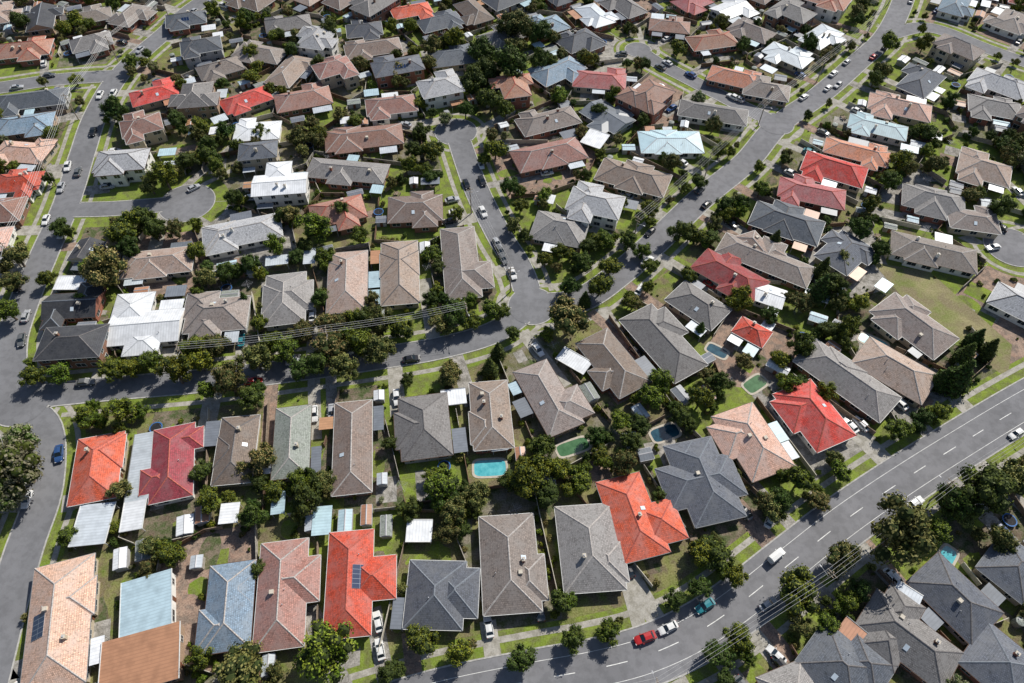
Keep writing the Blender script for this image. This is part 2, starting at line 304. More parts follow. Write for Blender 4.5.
# west edge & north
H('P',(-5,148,46,152,10)); H('RED',(-5,182,40,178,9)); H('B',(-5,126,52,118,10.5)); H('S',(-5,102,66,93,10)); H('R',(-20,210,22,206,11)); H('P',(-25,240,8,236,10))
H('TC',(-5,50,50,44,11)); H('OR',(130,98,176,86,9.5)); H('OR',(222,106,268,90,9.5)); H('S',(180,47,220,40,10),two=1); H('S',(165,20,205,14,10)); H('GB',(198,72,240,60,10)); H('R',(275,102,330,92,11)); H('R',(315,70,350,60,10),two=1); H('BR',(345,50,400,42,10)); H('OR',(392,12,430,5,9)); H('R',(650,22,690,26,9)); H('TC',(690,42,735,36,10))
H('S',(420,25,460,15,10)); H('G',(265,25,310,18,10)); H('GB',(60,20,110,10,10)); H('G',(70,45,110,35,10)); H('R',(120,128,160,118,10),two=1)
BIGT=[(120,235,4.5,0),(108,272,5.5,1),(165,178,4,0),(186,160,3.5,2),(150,185,3,1),(312,226,4.8,0),(300,135,4.2,1),(228,380,5,1),(255,358,4.2,1),(175,372,4.2,0),(252,398,3.2,2),(330,345,4.8,1),(358,338,4.2,0),(345,368,4,1),(380,350,4,1),(380,322,3.6,1),(120,412,3.4,0),(84,417,3.0,0),(152,362,3.2,0),(268,345,3,0),(300,370,3.2,2),
 (570,317,5.4,1),(600,285,3.6,0),(605,238,3,0),(628,242,3,2),(681,230,3.8,2),(643,250,2.6,0),(495,148,3.8,0),(510,185,3,2),(505,110,3,0),(440,485,3.7,0),(530,475,4.3,0),(412,508,2.8,2),(310,497,4.0,2),(262,458,3.6,1),(240,470,2.8,1),(540,447,3,2),(325,650,6,0),(240,672,5,1),(895,535,6.5,1),(842,560,3.6,1),(985,488,6,2),(955,505,3.6,2),(1012,478,4.5,1),(800,590,4.5,0),(845,602,2.6,0),(12,465,7,3),(5,492,4.5,3),(20,440,4,3),
 (725,206,3,2),(900,160,3.5,0),(930,132,3.5,2),(75,18,4.2,0),(115,108,4.2,2),(510,62,7,2),(478,75,5.5,2),(430,45,4,1),(515,25,6.5,1),(540,60,4,2),(400,70,4,1),(445,118,2.5,3),(890,40,4,0),(1002,208,3.5,2),(850,328,3.5,0),(835,285,4,2),(800,300,3,1),(15,255,4,1),(12,280,3.5,1),(8,310,3.5,0),(60,225,3,2),(130,365,3,0),(110,370,3.2,0),(60,372,3,0),(35,375,3,0),(455,315,3.5,2),(440,325,3,1),(470,320,3,0),(500,312,2.6,0),(305,330,3.2,1),(215,345,3.2,1),(200,362,3,0),(585,262,3,2),(560,252,2.8,0),(570,285,3,2),
 (420,640,3,0),(390,672,2.5,2),(520,660,3,2),(460,655,2.6,0),(575,640,2.6,2),(610,632,2.4,0),(560,600,2.4,2),(700,555,2.6,0),(718,556,3.2,2),(735,575,2.6,0),(700,588,2.4,2),(150,548,2.6,1),(80,300,2.5,0),(630,440,2.8,2),(600,455,2.5,0),(545,495,3,2),(475,500,2.4,1),(580,480,2.8,0),(650,400,3,0),(640,425,3,2),(700,400,3,0),(720,380,3,2),(660,380,3,0),(800,345,3.2,2),(780,360,2.6,0),(770,315,2.6,2),(860,300,3,0),(880,250,2.8,2),(700,235,2.6,0),(715,225,2.5,1),(740,205,2.8,2),
 (800,480,3,0),(820,500,2.4,1),(780,500,3,2),(840,470,2.6,0),(900,430,3,0),(920,420,3,2),(940,410,2.6,0),(1000,540,3,1),(940,530,2.8,0),(860,590,2.4,2),(830,625,2.6,0),(740,640,3,0),(720,655,3,2),(800,625,2.2,1),(690,275,2.4,0),(650,265,2.2,0),(630,300,2.4,0),(545,260,2.4,0),(525,235,2.5,2),(545,195,2.6,0),(515,225,2.4,1),(585,175,2.4,2),(470,300,2.2,0),(430,300,2.5,2),(372,300,2.5,1),(322,300,2.5,2),(325,255,3,0),(250,265,3,2),(225,270,3,0),(205,280,3,1),(275,245,3,0),(295,255,2.6,2),
 (145,215,3.5,2),(175,228,3.2,1),(90,265,3.5,0),(130,250,3.5,2),(195,345,3.4,0),(285,350,3.6,0),(318,362,3.6,2),(365,322,3.5,2),(400,325,3.4,0),(300,480,3,0),(325,480,2.6,1),(275,490,2.8,0),(210,500,3,0),(200,470,2.4,2),(450,505,2.6,0),(465,490,2.2,2),(555,470,3,0),(595,435,2.6,2),(620,420,2.8,0),(680,415,2.8,2),(745,360,2.6,1),(790,385,2.6,0),(830,330,3,2),(610,265,3.2,0),(590,245,2.8,2),(650,210,2.8,0),(700,180,2.8,2),(720,150,3,0),(760,190,2.6,0),(860,230,3.4,2),(870,205,3,0),(845,255,3,1),(890,180,3,2),(520,205,2.8,0),(410,165,3,0),(430,175,2.6,2),(340,210,3,2),(290,215,3,1),(260,130,3,0),(225,130,3.2,2),(215,165,3,0),(200,125,3.4,0),(180,120,3.2,2),(355,120,3,0),(465,110,3,2),(480,50,5,2),(540,30,5,2),(560,95,3.2,0),(600,110,3,2),(455,40,4,0),(490,100,4,2),(330,30,4,2),(250,50,3.6,0),(20,20,3.6,2),(130,60,3.4,0)]
CONIF=[(820,290,3.4),(822,270,2.8),(958,378,4.0),(965,355,2.8),(975,340,2.6),(988,350,2.6),(490,368,2.4),(498,352,2.2),(940,380,2.6),(310,475,2.0),(775,240,2.2),(430,92,2.0),(700,330,1.8),(245,300,1.8),(585,300,2.0)]
POOLS=[(490,468,7.6,4.2,0.05,0),(717,351,5.5,3,-0.6,2),(755,384,6.2,3.6,0.6,1),(873,342,7.5,3.2,-0.55,0),(573,447,8,3.4,0.35,1),(665,433,7,3.6,0.35,2),(945,560,7,3,0.8,0)]  # pool among the trees: their shade is painted in as dark water
# ------------------------------------------------------------------ occupancy
from collections import defaultdict
GRID=defaultdict(list)
def add_rect(x,y,a,L,W):
    r=math.hypot(L,W)/2+3
    for i in range(int((x-r)//15),int((x+r)//15)+1):
        for j in range(int((y-r)//15),int((y+r)//15)+1): GRID[(i,j)].append((x,y,math.cos(a),math.sin(a),L/2,W/2))
def rect_d(x,y):
    best=9
    for (cx,cy,ca,sa,hl,hw) in GRID.get((int(x//15),int(y//15)),()):
        dx,dy=x-cx,y-cy; lx=abs(dx*ca+dy*sa)-hl; ly=abs(-dx*sa+dy*ca)-hw; d=max(lx,ly)
        if d<best: best=d
    return best
def visible(x,y,mg=60):
    u,v=proj(x,y); return -mg<u<1024+mg and -mg-10<v<683+mg
houses=[]
for col,segs,k in HS:
    z=6.2 if k.get('two') else (2.8 if k.get('flat') else 3.6); bl=[]
    for (a,b,c,d,wd) in segs:
        p=np.array(g(a,b,z));q=np.array(g(c,d,z)); L=float(np.linalg.norm(q-p)); bl.append([(p[0]+q[0])/2,(p[1]+q[1])/2,math.atan2(q[1]-p[1],q[0]-p[0]),L-0.8,wd-0.8])
    for b in bl[1:]:
        da=((b[2]-bl[0][2]+math.pi/4)%(math.pi/2))-math.pi/4; b[2]-=da
    houses.append(dict(col=col,bl=bl,k=k,auto=False))
def fits(x,y,a,L,W,mr=5.2):
    for i in (-1,0,1):
        for j in (-1,0,1):
            px=x+math.cos(a)*i*L/2-math.sin(a)*j*W/2; py=y+math.sin(a)*i*L/2+math.cos(a)*j*W/2
            if rect_d(px,py)<1.4 or road_d(px,py)<mr: return False
    return True
def addwing(bl,both=False):
    b=bl[0]; x,y,a,L,W=b
    for s in ((-1,1) if both else (R.choice((-1,1)),)):
        t=R.choice((-1,1))*R.uniform(0.12,0.32)*L; ext=R.uniform(1.8,4.0); ww=W*R.uniform(0.5,0.75); wl=W*0.5+ext; off=s*(W/2+ext-wl/2)
        nx,ny=x+math.cos(a)*t-math.sin(a)*off,y+math.sin(a)*t+math.cos(a)*off
        tipx,tipy=x+math.cos(a)*t-math.sin(a)*s*(W/2+ext+0.8),y+math.sin(a)*t+math.cos(a)*s*(W/2+ext+0.8)
        if road_d(tipx,tipy)<3: continue
        bl.append([nx,ny,a+math.pi/2,wl,ww])
for h in houses:
    if len(h['bl'])==1 and not h['k'].get('flat') and h['bl'][0][3]>12: addwing(h['bl'],R.random()<0.5)
    for b in h['bl']: add_rect(b[0],b[1],b[2],b[3],b[4])
for (u,v,l,wd,a,t) in POOLS:
    x,y=g(u,v); add_rect(x,y,a,l+1.4,wd+1.4)
fx=[g(*p) for p in ((872,262),(930,272),(1012,345),(1008,378),(962,350),(905,300))]
vx,vy=g(945,300)
add_rect(vx,vy,-0.75,38,12)
pal=['G','GB','BR','T','R','S','S','D','G','TC','LG','W','GB','BR','G','MS','T','PK','GB','B','ML','LG','S']
for _ in range(11000):
    x=R.uniform(-330,330); y=R.uniform(0,390)
    if not visible(x,y,90): continue
    u,v=proj(x,y,3)
    inner=(0<u<1024 and 128<v<683)
    rx,ry,ra,rd,_hw=nearest_road(x,y)
    a=ra+R.choice((0,math.pi/2))+R.gauss(0,0.04) if rd<70 else 0.25+R.choice((0,math.pi/2))
    L=R.uniform(13,19); W=R.uniform(8.5,11)
    if inner:
        L,W=R.uniform(12,17),R.uniform(8.5,10)
        if not fits(x,y,a,L+4.5,W+4.5): continue
        if v>330: continue
    elif not fits(x,y,a,L+1.5,W+1.5): continue
    bl=[[x,y,a,L,W]]; addwing(bl,R.random()<0.6)
    for b in bl: add_rect(*b)
    houses.append(dict(col=R.choice(pal),bl=bl,k=dict(two=R.random()<0.12),auto=True))
print("houses",len(houses))
# ------------------------------------------------------------------ house geometry
def loc2(b,x,y,ox,oy):
    ca,sa=math.cos(b[2]),math.sin(b[2]); return (b[0]+x*ca-y*sa-ox,b[1]+x*sa+y*ca-oy)
def roofblock(mb,b,z0,tp,ox,oy,gable=False,o=0.55):
    L=b[3]/2+o; W=b[4]/2+o; bb=list(b)
    if L<W: L,W=W,L; bb[2]=b[2]+math.pi/2
    h=W*tp; r=L if gable else L-W
    P=lambda x,y,z:(*loc2(bb,x,y,ox,oy),z)
    sl=math.hypot(W,h)
    A,B,C,D=P(-L,-W,z0),P(L,-W,z0),P(L,W,z0),P(-L,W,z0); E,Fp=P(-r,0,z0+h),P(r,0,z0+h)
    mb.face([A,B,Fp,E],0,[(-L,0),(L,0),(r,sl),(-r,sl)]); mb.face([C,D,E,Fp],0,[(-L,0),(L,0),(r,sl),(-r,sl)])
    if gable: mb.face([B,C,Fp],3); mb.face([D,A,E],3)
    else:
        mb.face([B,C,Fp],0,[(-W,0),(W,0),(0,sl)]); mb.face([D,A,E],0,[(-W,0),(W,0),(0,sl)])
    dz=0.22
    for p,q in ((A,B),(B,C),(C,D),(D,A)):
        mb.face([(p[0],p[1],z0-dz),(q[0],q[1],z0-dz),q,p],1)
    for (x1,y1,x2,y2) in ((-L,-W,L,-W),(L,-W,L,W),(L,W,-L,W),(-L,W,-L,-W)):
        cx,cy=(x1+x2)/2,(y1+y2)/2; ll=math.hypot(x2-x1,y2-y1); n=(0,math.copysign(1,cy)) if abs(y1-y2)<1e-6 else (math.copysign(1,cx),0)
        p=loc2(bb,cx+n[0]*0.06,cy+n[1]*0.06,ox,oy); mb.box(p[0],p[1],z0-0.13,ll if n[0]==0 else 0.09,0.09 if n[0]==0 else ll,0.11,bb[2],1)
    mb.face([(q[0],q[1],z0-dz) for q in (D,C,B,A)],2)
    def cap(p,q):
        p=Vector(p);q=Vector(q);d=(q-p)
        if d.length<0.3: return
        d.normalize(); s=d.cross(Vector((0,0,1))).normalized()*0.17; u=Vector((0,0,0.1)); k=Vector((0,0,0.02))
        mb.face([p-s-k,q-s-k,q+u,p+u],4); mb.face([p+u,q+u,q+s-k,p+s-k],4)
    cap(E,Fp)
    if not gable:
        for c_,e in ((A,E),(D,E),(B,Fp),(C,Fp)): cap(c_,e)
    return bb,L,W,h
caplight=plain("ridge_cap_pale",(0.42,0.39,0.37),0.8,0.3,3); capdark=plain("ridge_cap_dark",(0.16,0.15,0.15),0.8,0.3,3); capred=plain("ridge_cap_red",(0.45,0.12,0.09),0.8,0.3,3); capmet=plain("ridge_cap_metal",(0.5,0.52,0.54),0.5,0.1,3); capslate=plain("ridge_cap_slate",(0.20,0.22,0.25),0.8,0.2,3)
def capfor(c):
    if c in('RED','OR','MA','PK','TC'): return capred
    if c in('S','D','MS'): return R.choice((capdark,capslate))
    if c in('W','ML','MB'): return capmet
    return R.choice((caplight,capdark,caplight))
NAMES={0:"brick_house",1:"brick_house",2:"brick_house",3:"rendered_house",4:"rendered_house",5:"brick_house"}
for hi,h in enumerate(houses):
    b=h['bl'][0]; ox,oy=b[0],b[1]; k=h['k']; flat=k.get('flat'); col=h['col']
    wi=R.choice((0,0,1,1,2,2,3,4,5,5)); 
    if col in('W','LG','MB') : wi=3
    if col in('OR','RED','P'): wi=R.choice((2,3,2))
    hw=5.3 if k.get('two') else k.get('h',2.75)
    par=empty(("flat_roofed_carport" if hw<2.65 else "flat_roofed_extension") if flat else NAMES[wi],(ox,oy,0)); h['par']=par
    rb=MB();wb=MB();gb=MB();db=MB()
    tp=math.tan(math.radians(R.uniform(22,28))) if col not in('W','ML','MB','MS') else math.tan(math.radians(R.uniform(12,18)))
    info=None
    for bi,bl in enumerate(h['bl']):
        z0=hw-bi*0.018
        if flat:
            P=lambda x,y,z:(*loc2(bl,x,y,ox,oy),z)
            L,W=bl[3]/2+0.4,bl[4]/2+0.4
            Q=[P(-L,-W,z0),P(L,-W,z0),P(L,W,z0+2*W*0.05),P(-L,W,z0+2*W*0.05)]
            rb.face(Q,0,[(-L,0),(L,0),(L,2*W),(-L,2*W)])
            for i in range(4):
                p,q=Q[i],Q[(i+1)%4]; rb.face([(p[0],p[1],p[2]-0.25),(q[0],q[1],q[2]-0.25),q,p],1)
            rb.face([(q[0],q[1],q[2]-0.25) for q in Q[::-1]],2)
            for sgn in (-1,1):
                p=loc2(bl,0,sgn*(W),ox,oy); rb.box(p[0],p[1],z0-0.05+(2*W*0.05 if sgn>0 else 0),2*L,0.16,0.14,bl[2],1)
        else:
            res=roofblock(rb,bl,z0,tp,ox,oy,gable=(col in('W','ML','D','MS') and bi==0 and hi%2==0))
            if bi==0: info=(res,z0)
        wl,ww=bl[3],bl[4]
        if flat and hw<2.65:
            for i in (-1,1):
                for j in (-1,1):
                    p=loc2(bl,i*wl/2,j*ww/2,ox,oy); wb.box(p[0],p[1],0,0.14,0.14,hw-0.26,bl[2],0)
            p=loc2(bl,-wl/2,0,ox,oy); wb.box(p[0],p[1],0,0.12,ww-0.3,hw-0.28,bl[2],0)
            continue
        wb.box(bl[0]-ox,bl[1]-oy,0,wl,ww,z0-0.235,bl[2],0)
        for st in ((0,1) if k.get('two') else (0,)):
            for side in range(4):
                ln=wl if side%2==0 else ww; hf=ww/2 if side%2==0 else wl/2; n=max(1,int(ln/3.6))
                for q in range(n):
                    t=(q+0.5)/n*ln-ln/2; ww_=R.choice((1.2,1.8,2.4)); sg=1 if side<2 else -1
                    if side%2==0: lx,ly=t,sg*(hf+0.02); aa=bl[2]
                    else: lx,ly=sg*(hf+0.02),t; aa=bl[2]+math.pi/2
                    p=loc2(bl,lx,ly,ox,oy); zz=0.9+st*2.6
                    if st==0 and q==n//2 and side==bi%4 and bi==0:
                        db.box(p[0],p[1],0.02,0.95,0.1,2.1,aa,0); continue
                    gb.box(p[0],p[1],zz,ww_,0.07,1.25,aa,0)
                    gb.box(p[0],p[1],zz-0.08,ww_+0.16,0.12,0.08,aa,1); gb.box(p[0],p[1],zz+1.25,ww_+0.16,0.12,0.08,aa,1)
                    for e in (-1,0,1):
                        gb.box(p[0]+math.cos(aa)*e*(ww_/2+0.03*abs(e)),p[1]+math.sin(aa)*e*(ww_/2+0.03*abs(e)),zz,0.07,0.12,1.25,aa,1)
    gm=M_gut[0] if R.random()<0.4 else R.choice(M_gut)
    if not flat:
        x0,y0,a0_,L0,W0=h['bl'][0]
        for s in (-1,1):
            for tt in R.sample((-0.3,0,0.3),2):
                if R.random()<0.5:
                    vl=R.uniform(3,min(7,L0*0.5)); vw=R.uniform(2.2,3.8); t=tt*L0; oy_=s*(W0/2+vw/2+0.75)
                    cx=x0+math.cos(a0_)*t-math.sin(a0_)*oy_; cy=y0+math.sin(a0_)*t+math.cos(a0_)*oy_
                    okk=all((rect_d(cx+math.cos(a0_)*i*vl/2-math.sin(a0_)*j*vw/2*0.75,cy+math.sin(a0_)*i*vl/2+math.cos(a0_)*j*vw/2*0.75)>0.1 and road_d(cx+math.cos(a0_)*i*vl/2-math.sin(a0_)*j*vw/2,cy+math.sin(a0_)*i*vl/2+math.cos(a0_)*j*vw/2)>3.5) for i in(-1,0,1) for j in(-1,0,1))
                    if okk:
                        add_rect(cx,cy,a0_,vl,vw); vb=MB(); vb.box(cx-ox,cy-oy,2.36,vl,vw,0.09,a0_,0)
                        for i in(-1,1):
                            for j in (-1,1):
                                px,py=cx+math.cos(a0_)*i*vl*0.47-math.sin(a0_)*j*vw*0.45,cy+math.sin(a0_)*i*vl*0.47+math.cos(a0_)*j*vw*0.45; vb.box(px-ox,py-oy,0,0.11,0.11,2.355,a0_,1)
                        vb.obj("verandah",[ROOF[R.choice(('W','ML','MS','ML','MB','MS','MO','MS'))],M_steel],par)
    rb.obj("roof",[ROOF[col],gm,M_soff,WALL[wi],capfor(col)],par)
    wb.obj("walls",[WALL[wi] if not(flat and hw<2.65) else M_steel],par)
    if gb.f: gb.obj("windows",[M_glass,M_frame],par)
    if db.f: db.obj("door",[M_door],par)
    if info:
        (bb,L,W,hh),z0=info; ft=MB()
        def on(x,y): return z0+min(W-abs(y),(L-abs(x)))*tp
        def sp(x,y): return loc2(bb,x,y,ox,oy)
        for _ in range(R.choice((0,1,1,2,3))):
            x=R.uniform(-L+W*0.9,L-W*0.9) if L>W else 0; y=R.choice((-1,1))*R.uniform(0.15,0.55)*W; z=on(x,y); t=R.random(); p=sp(x,y)
            if t<0.35: ft.box(p[0],p[1],z-0.25,0.75,0.6,1.35,bb[2],0); ft.box(p[0],p[1],z+1.1,0.9,0.75,0.12,bb[2],1); ft.box(p[0],p[1],z+1.22,0.35,0.3,0.2,bb[2],3)
            elif t<0.55: ft.box(p[0],p[1],z-0.2,0.6,0.6,0.3,bb[2],1); ft.box(p[0],p[1],z+0.1,0.95,0.95,0.6,bb[2],1,0.88)
            else: ft.tube((p[0],p[1],z-0.1),(p[0],p[1],z+0.5),0.07,0.07,6,3); ft.tube((p[0],p[1],z+0.5),(p[0],p[1],z+0.6),0.14,0.05,6,3)
        if R.random()<0.3 or k.get('solar'):
            def panel(xc,yc,wx,wy,m,off=0.12,th=0.06):
                c_=math.cos(math.atan(tp)); Q=[]
                for a_,b_ in ((-1,-1),(1,-1),(1,1),(-1,1)):
                    x=xc+a_*wx/2; y=yc+b_*wy/2*c_; p=sp(x,y); Q.append((p[0],p[1],z0+(W-abs(y))*tp+off))
                ft.face(Q,m,[(0,0),(wx,0),(wx,wy),(0,wy)])
                for i in range(4):
                    p,q=Q[i],Q[(i+1)%4]; ft.face([(p[0],p[1],p[2]-off),(q[0],q[1],q[2]-off),q,p],3)
            if k.get('solar') or R.random()<0.12:
                nx=R.choice((3,4,5)); ny=1 if (W<5.8 and not k.get('solar')) else 2; s=R.choice((-1,1))
                panel(R.uniform(-0.2,0.2)*(L-W),s*W*0.5,nx*1.0,ny*1.65,2)
            else: panel(R.uniform(-0.4,0.4)*(L-W),R.choice((-1,1))*W*0.5,0.9,1.2,4)
        if ft.f: ft.obj("roof_fittings",[WALL[wi],M_cool,M_solar,M_steel,M_sky],par)
# ------------------------------------------------------------------ lots (voronoi)
def clip(poly,px,py,nx,ny,tag):
    out=[];n=len(poly)
    for i in range(n):
        (x1,y1,t1),(x2,y2,_)=poly[i],poly[(i+1)%n]
        d1=(x1-px)*nx+(y1-py)*ny; d2=(x2-px)*nx+(y2-py)*ny
        if d1<=0: out.append((x1,y1,t1))
        if (d1<=0)!=(d2<=0):
            t=d1/(d1-d2); X,Y=x1+(x2-x1)*t,y1+(y2-y1)*t
            out.append((X,Y,tag if d1<=0 else t1))
    return out
lots=MB(); LM=[M_lawn,M_dry,M_soil,M_pave,M_pave2,M_ground]
main=[(i,h) for i,h in enumerate(houses) if not h['k'].get('flat')]
cen={i:(h['bl'][0][0],h['bl'][0][1]) for i,h in main}
edges=[]; cells={}
for i,h in main:
    x,y=cen[i]; a=h['bl'][0][2]; ca,sa=math.cos(a),math.sin(a); e=19
    poly=[(x+p*e*ca-q*e*sa,y+p*e*sa+q*e*ca,-1) for p,q in ((-1,-1),(1,-1),(1,1),(-1,1))]
    for j,h2 in main:
        if j==i: continue
        X,Y=cen[j]; dx,dy=X-x,Y-y; d=math.hypot(dx,dy)
        if d<46: poly=clip(poly,(x+X)/2,(y+Y)/2,dx/d,dy/d,j)
        if len(poly)<3: break
    if len(poly)<3: continue
    cells[i]=poly
    m=R.choices((0,1,2,3,4,5),(3.5,2.2,1.6,1.2,0.5,1.2))[0]
    lots.face([(p[0],p[1],0.008) for p in poly],m)
    n=len(poly)
    for k in range(n):
        t=poly[k][2]
        if t>i: edges.append((poly[k][:2],poly[(k+1)%n][:2]))
        elif t==-1 and R.random()<0.6: edges.append((poly[k][:2],poly[(k+1)%n][:2]))
def inpoly(poly,x,y):
    c=False;n=len(poly)
    for i in range(n):
        x1,y1=poly[i][:2];x2,y2=poly[(i+1)%n][:2]
        if (y1>y)!=(y2>y) and x<(x2-x1)*(y-y1)/(y2-y1)+x1: c=not c
    return c
kk=0
for i,poly in cells.items():
    x,y=cen[i]; a=houses[i]['bl'][0][2]
    for _ in range(16):
        px,py=x+R.uniform(-15,15),y+R.uniform(-15,15)
        if not inpoly(poly,px,py) or road_d(px,py)<6.5: continue
        sx,sy=R.uniform(3,9),R.uniform(2,6); kk+=1; z=0.010+0.0007*(kk%21)
        ca,sa=math.cos(a),math.sin(a); P=[]
        if R.random()<0.5:
            for p,q in ((-1,-1),(1,-1),(1,1),(-1,1)):
                P.append((px+p*sx/2*ca-q*sy/2*sa,py+p*sx/2*sa+q*sy/2*ca,z))
            mt=R.choices((0,1,2,3,4),(2,1,1.2,2.6,0.9))[0]
        else:
            for t in range(12):
                th=t*math.pi/6; jr=R.uniform(0.75,1.15); p,q=math.cos(th)*jr,math.sin(th)*jr
                P.append((px+p*sx/2*ca-q*sy/2*sa,py+p*sx/2*sa+q*sy/2*ca,z))
            mt=R.choices((0,1,2),(2.5,1,1.5))[0]
        if all(inpoly(poly,p[0],p[1]) for p in P): lots.face(P,mt)
lots.obj("garden_lots",LM)
mb=MB(); mb.face([(p[0],p[1],0.0295) for p in fx[::-1]]); mb.obj("vacant_grass_lot",[M_field])
# driveways
drv=MB(); drives=[]
for n_,(i,h) in enumerate(main):
    x,y=cen[i]; rx,ry,ra,rd,hw=nearest_road(x,y)
    if rd>34: continue
    tx,ty=math.cos(ra),math.sin(ra)
    best=None
    for s in (-6.5,-5,-3.5,3.5,5,6.5):
        ax,ay=rx+tx*s,ry+ty*s; dx,dy=x-rx,y-ry; d=math.hypot(dx,dy); dx/=d;dy/=d
        a0=(ax+dx*(hw+0.2),ay+dy*(hw+0.2)); L=0
        for t in range(2,int(d-hw)):
            q=(a0[0]+dx*t,a0[1]+dy*t)
            if rect_d(*q)<0.2: break
            L=t
        if best is None or L+R.uniform(0,2)>best[1]: best=(a0,L)
    a0,L=best
    if L<3: continue
    wd=R.uniform(2.8,4.6); P=[(a0[0]-tx*wd/2,a0[1]-ty*wd/2),(a0[0]+tx*wd/2,a0[1]+ty*wd/2),(a0[0]+tx*wd/2+dx*L,a0[1]+ty*wd/2+dy*L),(a0[0]-tx*wd/2+dx*L,a0[1]-ty*wd/2+dy*L)]
    z=0.048+0.0003*(n_%7); drv.face([(p[0],p[1],z) for p in P],R.choices((0,1,2),(5,1.5,2))[0])
    drives.append((a0,(dx,dy),L))
drv.obj("driveways",[M_conc,M_pave2,M_pave])
def drive_d(x,y):
    b=9
    for (a0,d,L) in drives:
        rx,ry=x-a0[0],y-a0[1]
        if abs(rx)>30 or abs(ry)>30: continue
        t=rx*d[0]+ry*d[1]
        if -1<t<L: b=min(b,abs(-rx*d[1]+ry*d[0]))
    return b
# pools
for (u,v,l,wd,a,t) in POOLS:
    x,y=g(u,v); mb=MB(); n=32; rim=[];inn=[];ca,sa=math.cos(a),math.sin(a)
    def se(th,L,W):
        c,s=math.cos(th),math.sin(th); e=0.45; X=math.copysign(abs(c)**e,c)*L/2; Y=math.copysign(abs(s)**e,s)*W/2; return (X*ca-Y*sa,X*sa+Y*ca)
    for k in range(n):
        th=2*math.pi*k/n; rim.append(se(th,l+1.1,wd+1.1)); inn.append(se(th,l,wd))
    for k in range(n):
        j=(k+1)%n; mb.face([(*rim[k],0.09),(*rim[j],0.09),(*inn[j],0.09),(*inn[k],0.09)],0); mb.face([(*inn[k],0.09),(*inn[j],0.09),(*inn[j],0.05),(*inn[k],0.05)],0)
        mb.face([(*rim[k],0.0),(*rim[j],0.0),(*rim[j],0.09),(*rim[k],0.09)],0)
    mb.face([(*p,0.055) for p in inn],1); mb.obj("swimming_pool",[M_cope,[M_water,M_water2,M_water3][t]],loc=(x,y,0))
# ------------------------------------------------------------------ sheds, pergolas, yard things
def tramp():
    mb=MB(); n=20
    for k in range(n):
        a,b=2*math.pi*k/n,2*math.pi*(k+1)/n
        mb.face([(1.35*math.cos(a),1.35*math.sin(a),0.8),(1.6*math.cos(a),1.6*math.sin(a),0.8),(1.6*math.cos(b),1.6*math.sin(b),0.8),(1.35*math.cos(b),1.35*math.sin(b),0.8)],1)
    mb.face([(1.35*math.cos(2*math.pi*k/n),1.35*math.sin(2*math.pi*k/n),0.79) for k in range(n)],0)
    for k in range(6): a=k*math.pi/3; mb.tube((1.55*math.cos(a),1.55*math.sin(a),0),(1.6*math.cos(a),1.6*math.sin(a),2.3),0.03,0.03,5,2)
    return mb.mesh("trampoline",[M_blk,M_blue,M_steel])
def hoist():
    mb=MB(); mb.tube((0,0,0),(0,0,2.2),0.04,0.03,6,0)
    for k in range(4):
        a=k*math.pi/2; mb.tube((0,0,1.9),(1.7*math.cos(a),1.7*math.sin(a),2.25),0.025,0.02,5,0)
        for r in (0.7,1.1,1.6): 
            b=a+math.pi/2; mb.tube((r*math.cos(a),r*math.sin(a),1.9+0.2*r),(r*math.cos(b),r*math.sin(b),1.9+0.2*r),0.012,0.012,3,0)
    return mb.mesh("clothes_hoist",[M_steel])
def tank():
    mb=MB(); mb.tube((0,0,0),(0,0,1.9),0.95,0.95,18,0); mb.tube((0,0,1.9),(0,0,2.15),0.98,0.2,18,0); mb.tube((0.5,0,1.95),(0.5,0,2.15),0.2,0.2,8,1)
    return mb.mesh("water_tank",[ROOF['GR'],M_steel])
def table():
    mb=MB(); mb.box(0,0,0.7,1.6,0.9,0.05,0,0)
    for a in (-1,1):
        for b in (-1,1): mb.box(a*0.7,b*0.38,0,0.07,0.07,0.7,0,1)
    for x in (-0.45,0.45):
        for s in (-1,1):
            mb.box(x,s*0.8,0.42,0.45,0.45,0.05,0,0); mb.box(x,s*1.02,0.47,0.45,0.05,0.45,0,0)
            for e in(-1,1): mb.box(x+0.18*e,s*0.8,0,0.05,0.35,0.42,0,1)
    return mb.mesh("garden_table",[M_fence[0],M_steel])
YARD=[("trampoline",tramp()),("rotary_clothesline",hoist()),("rotary_clothesline",hoist()),("water_tank",tank()),("garden_table_with_chairs",table())]
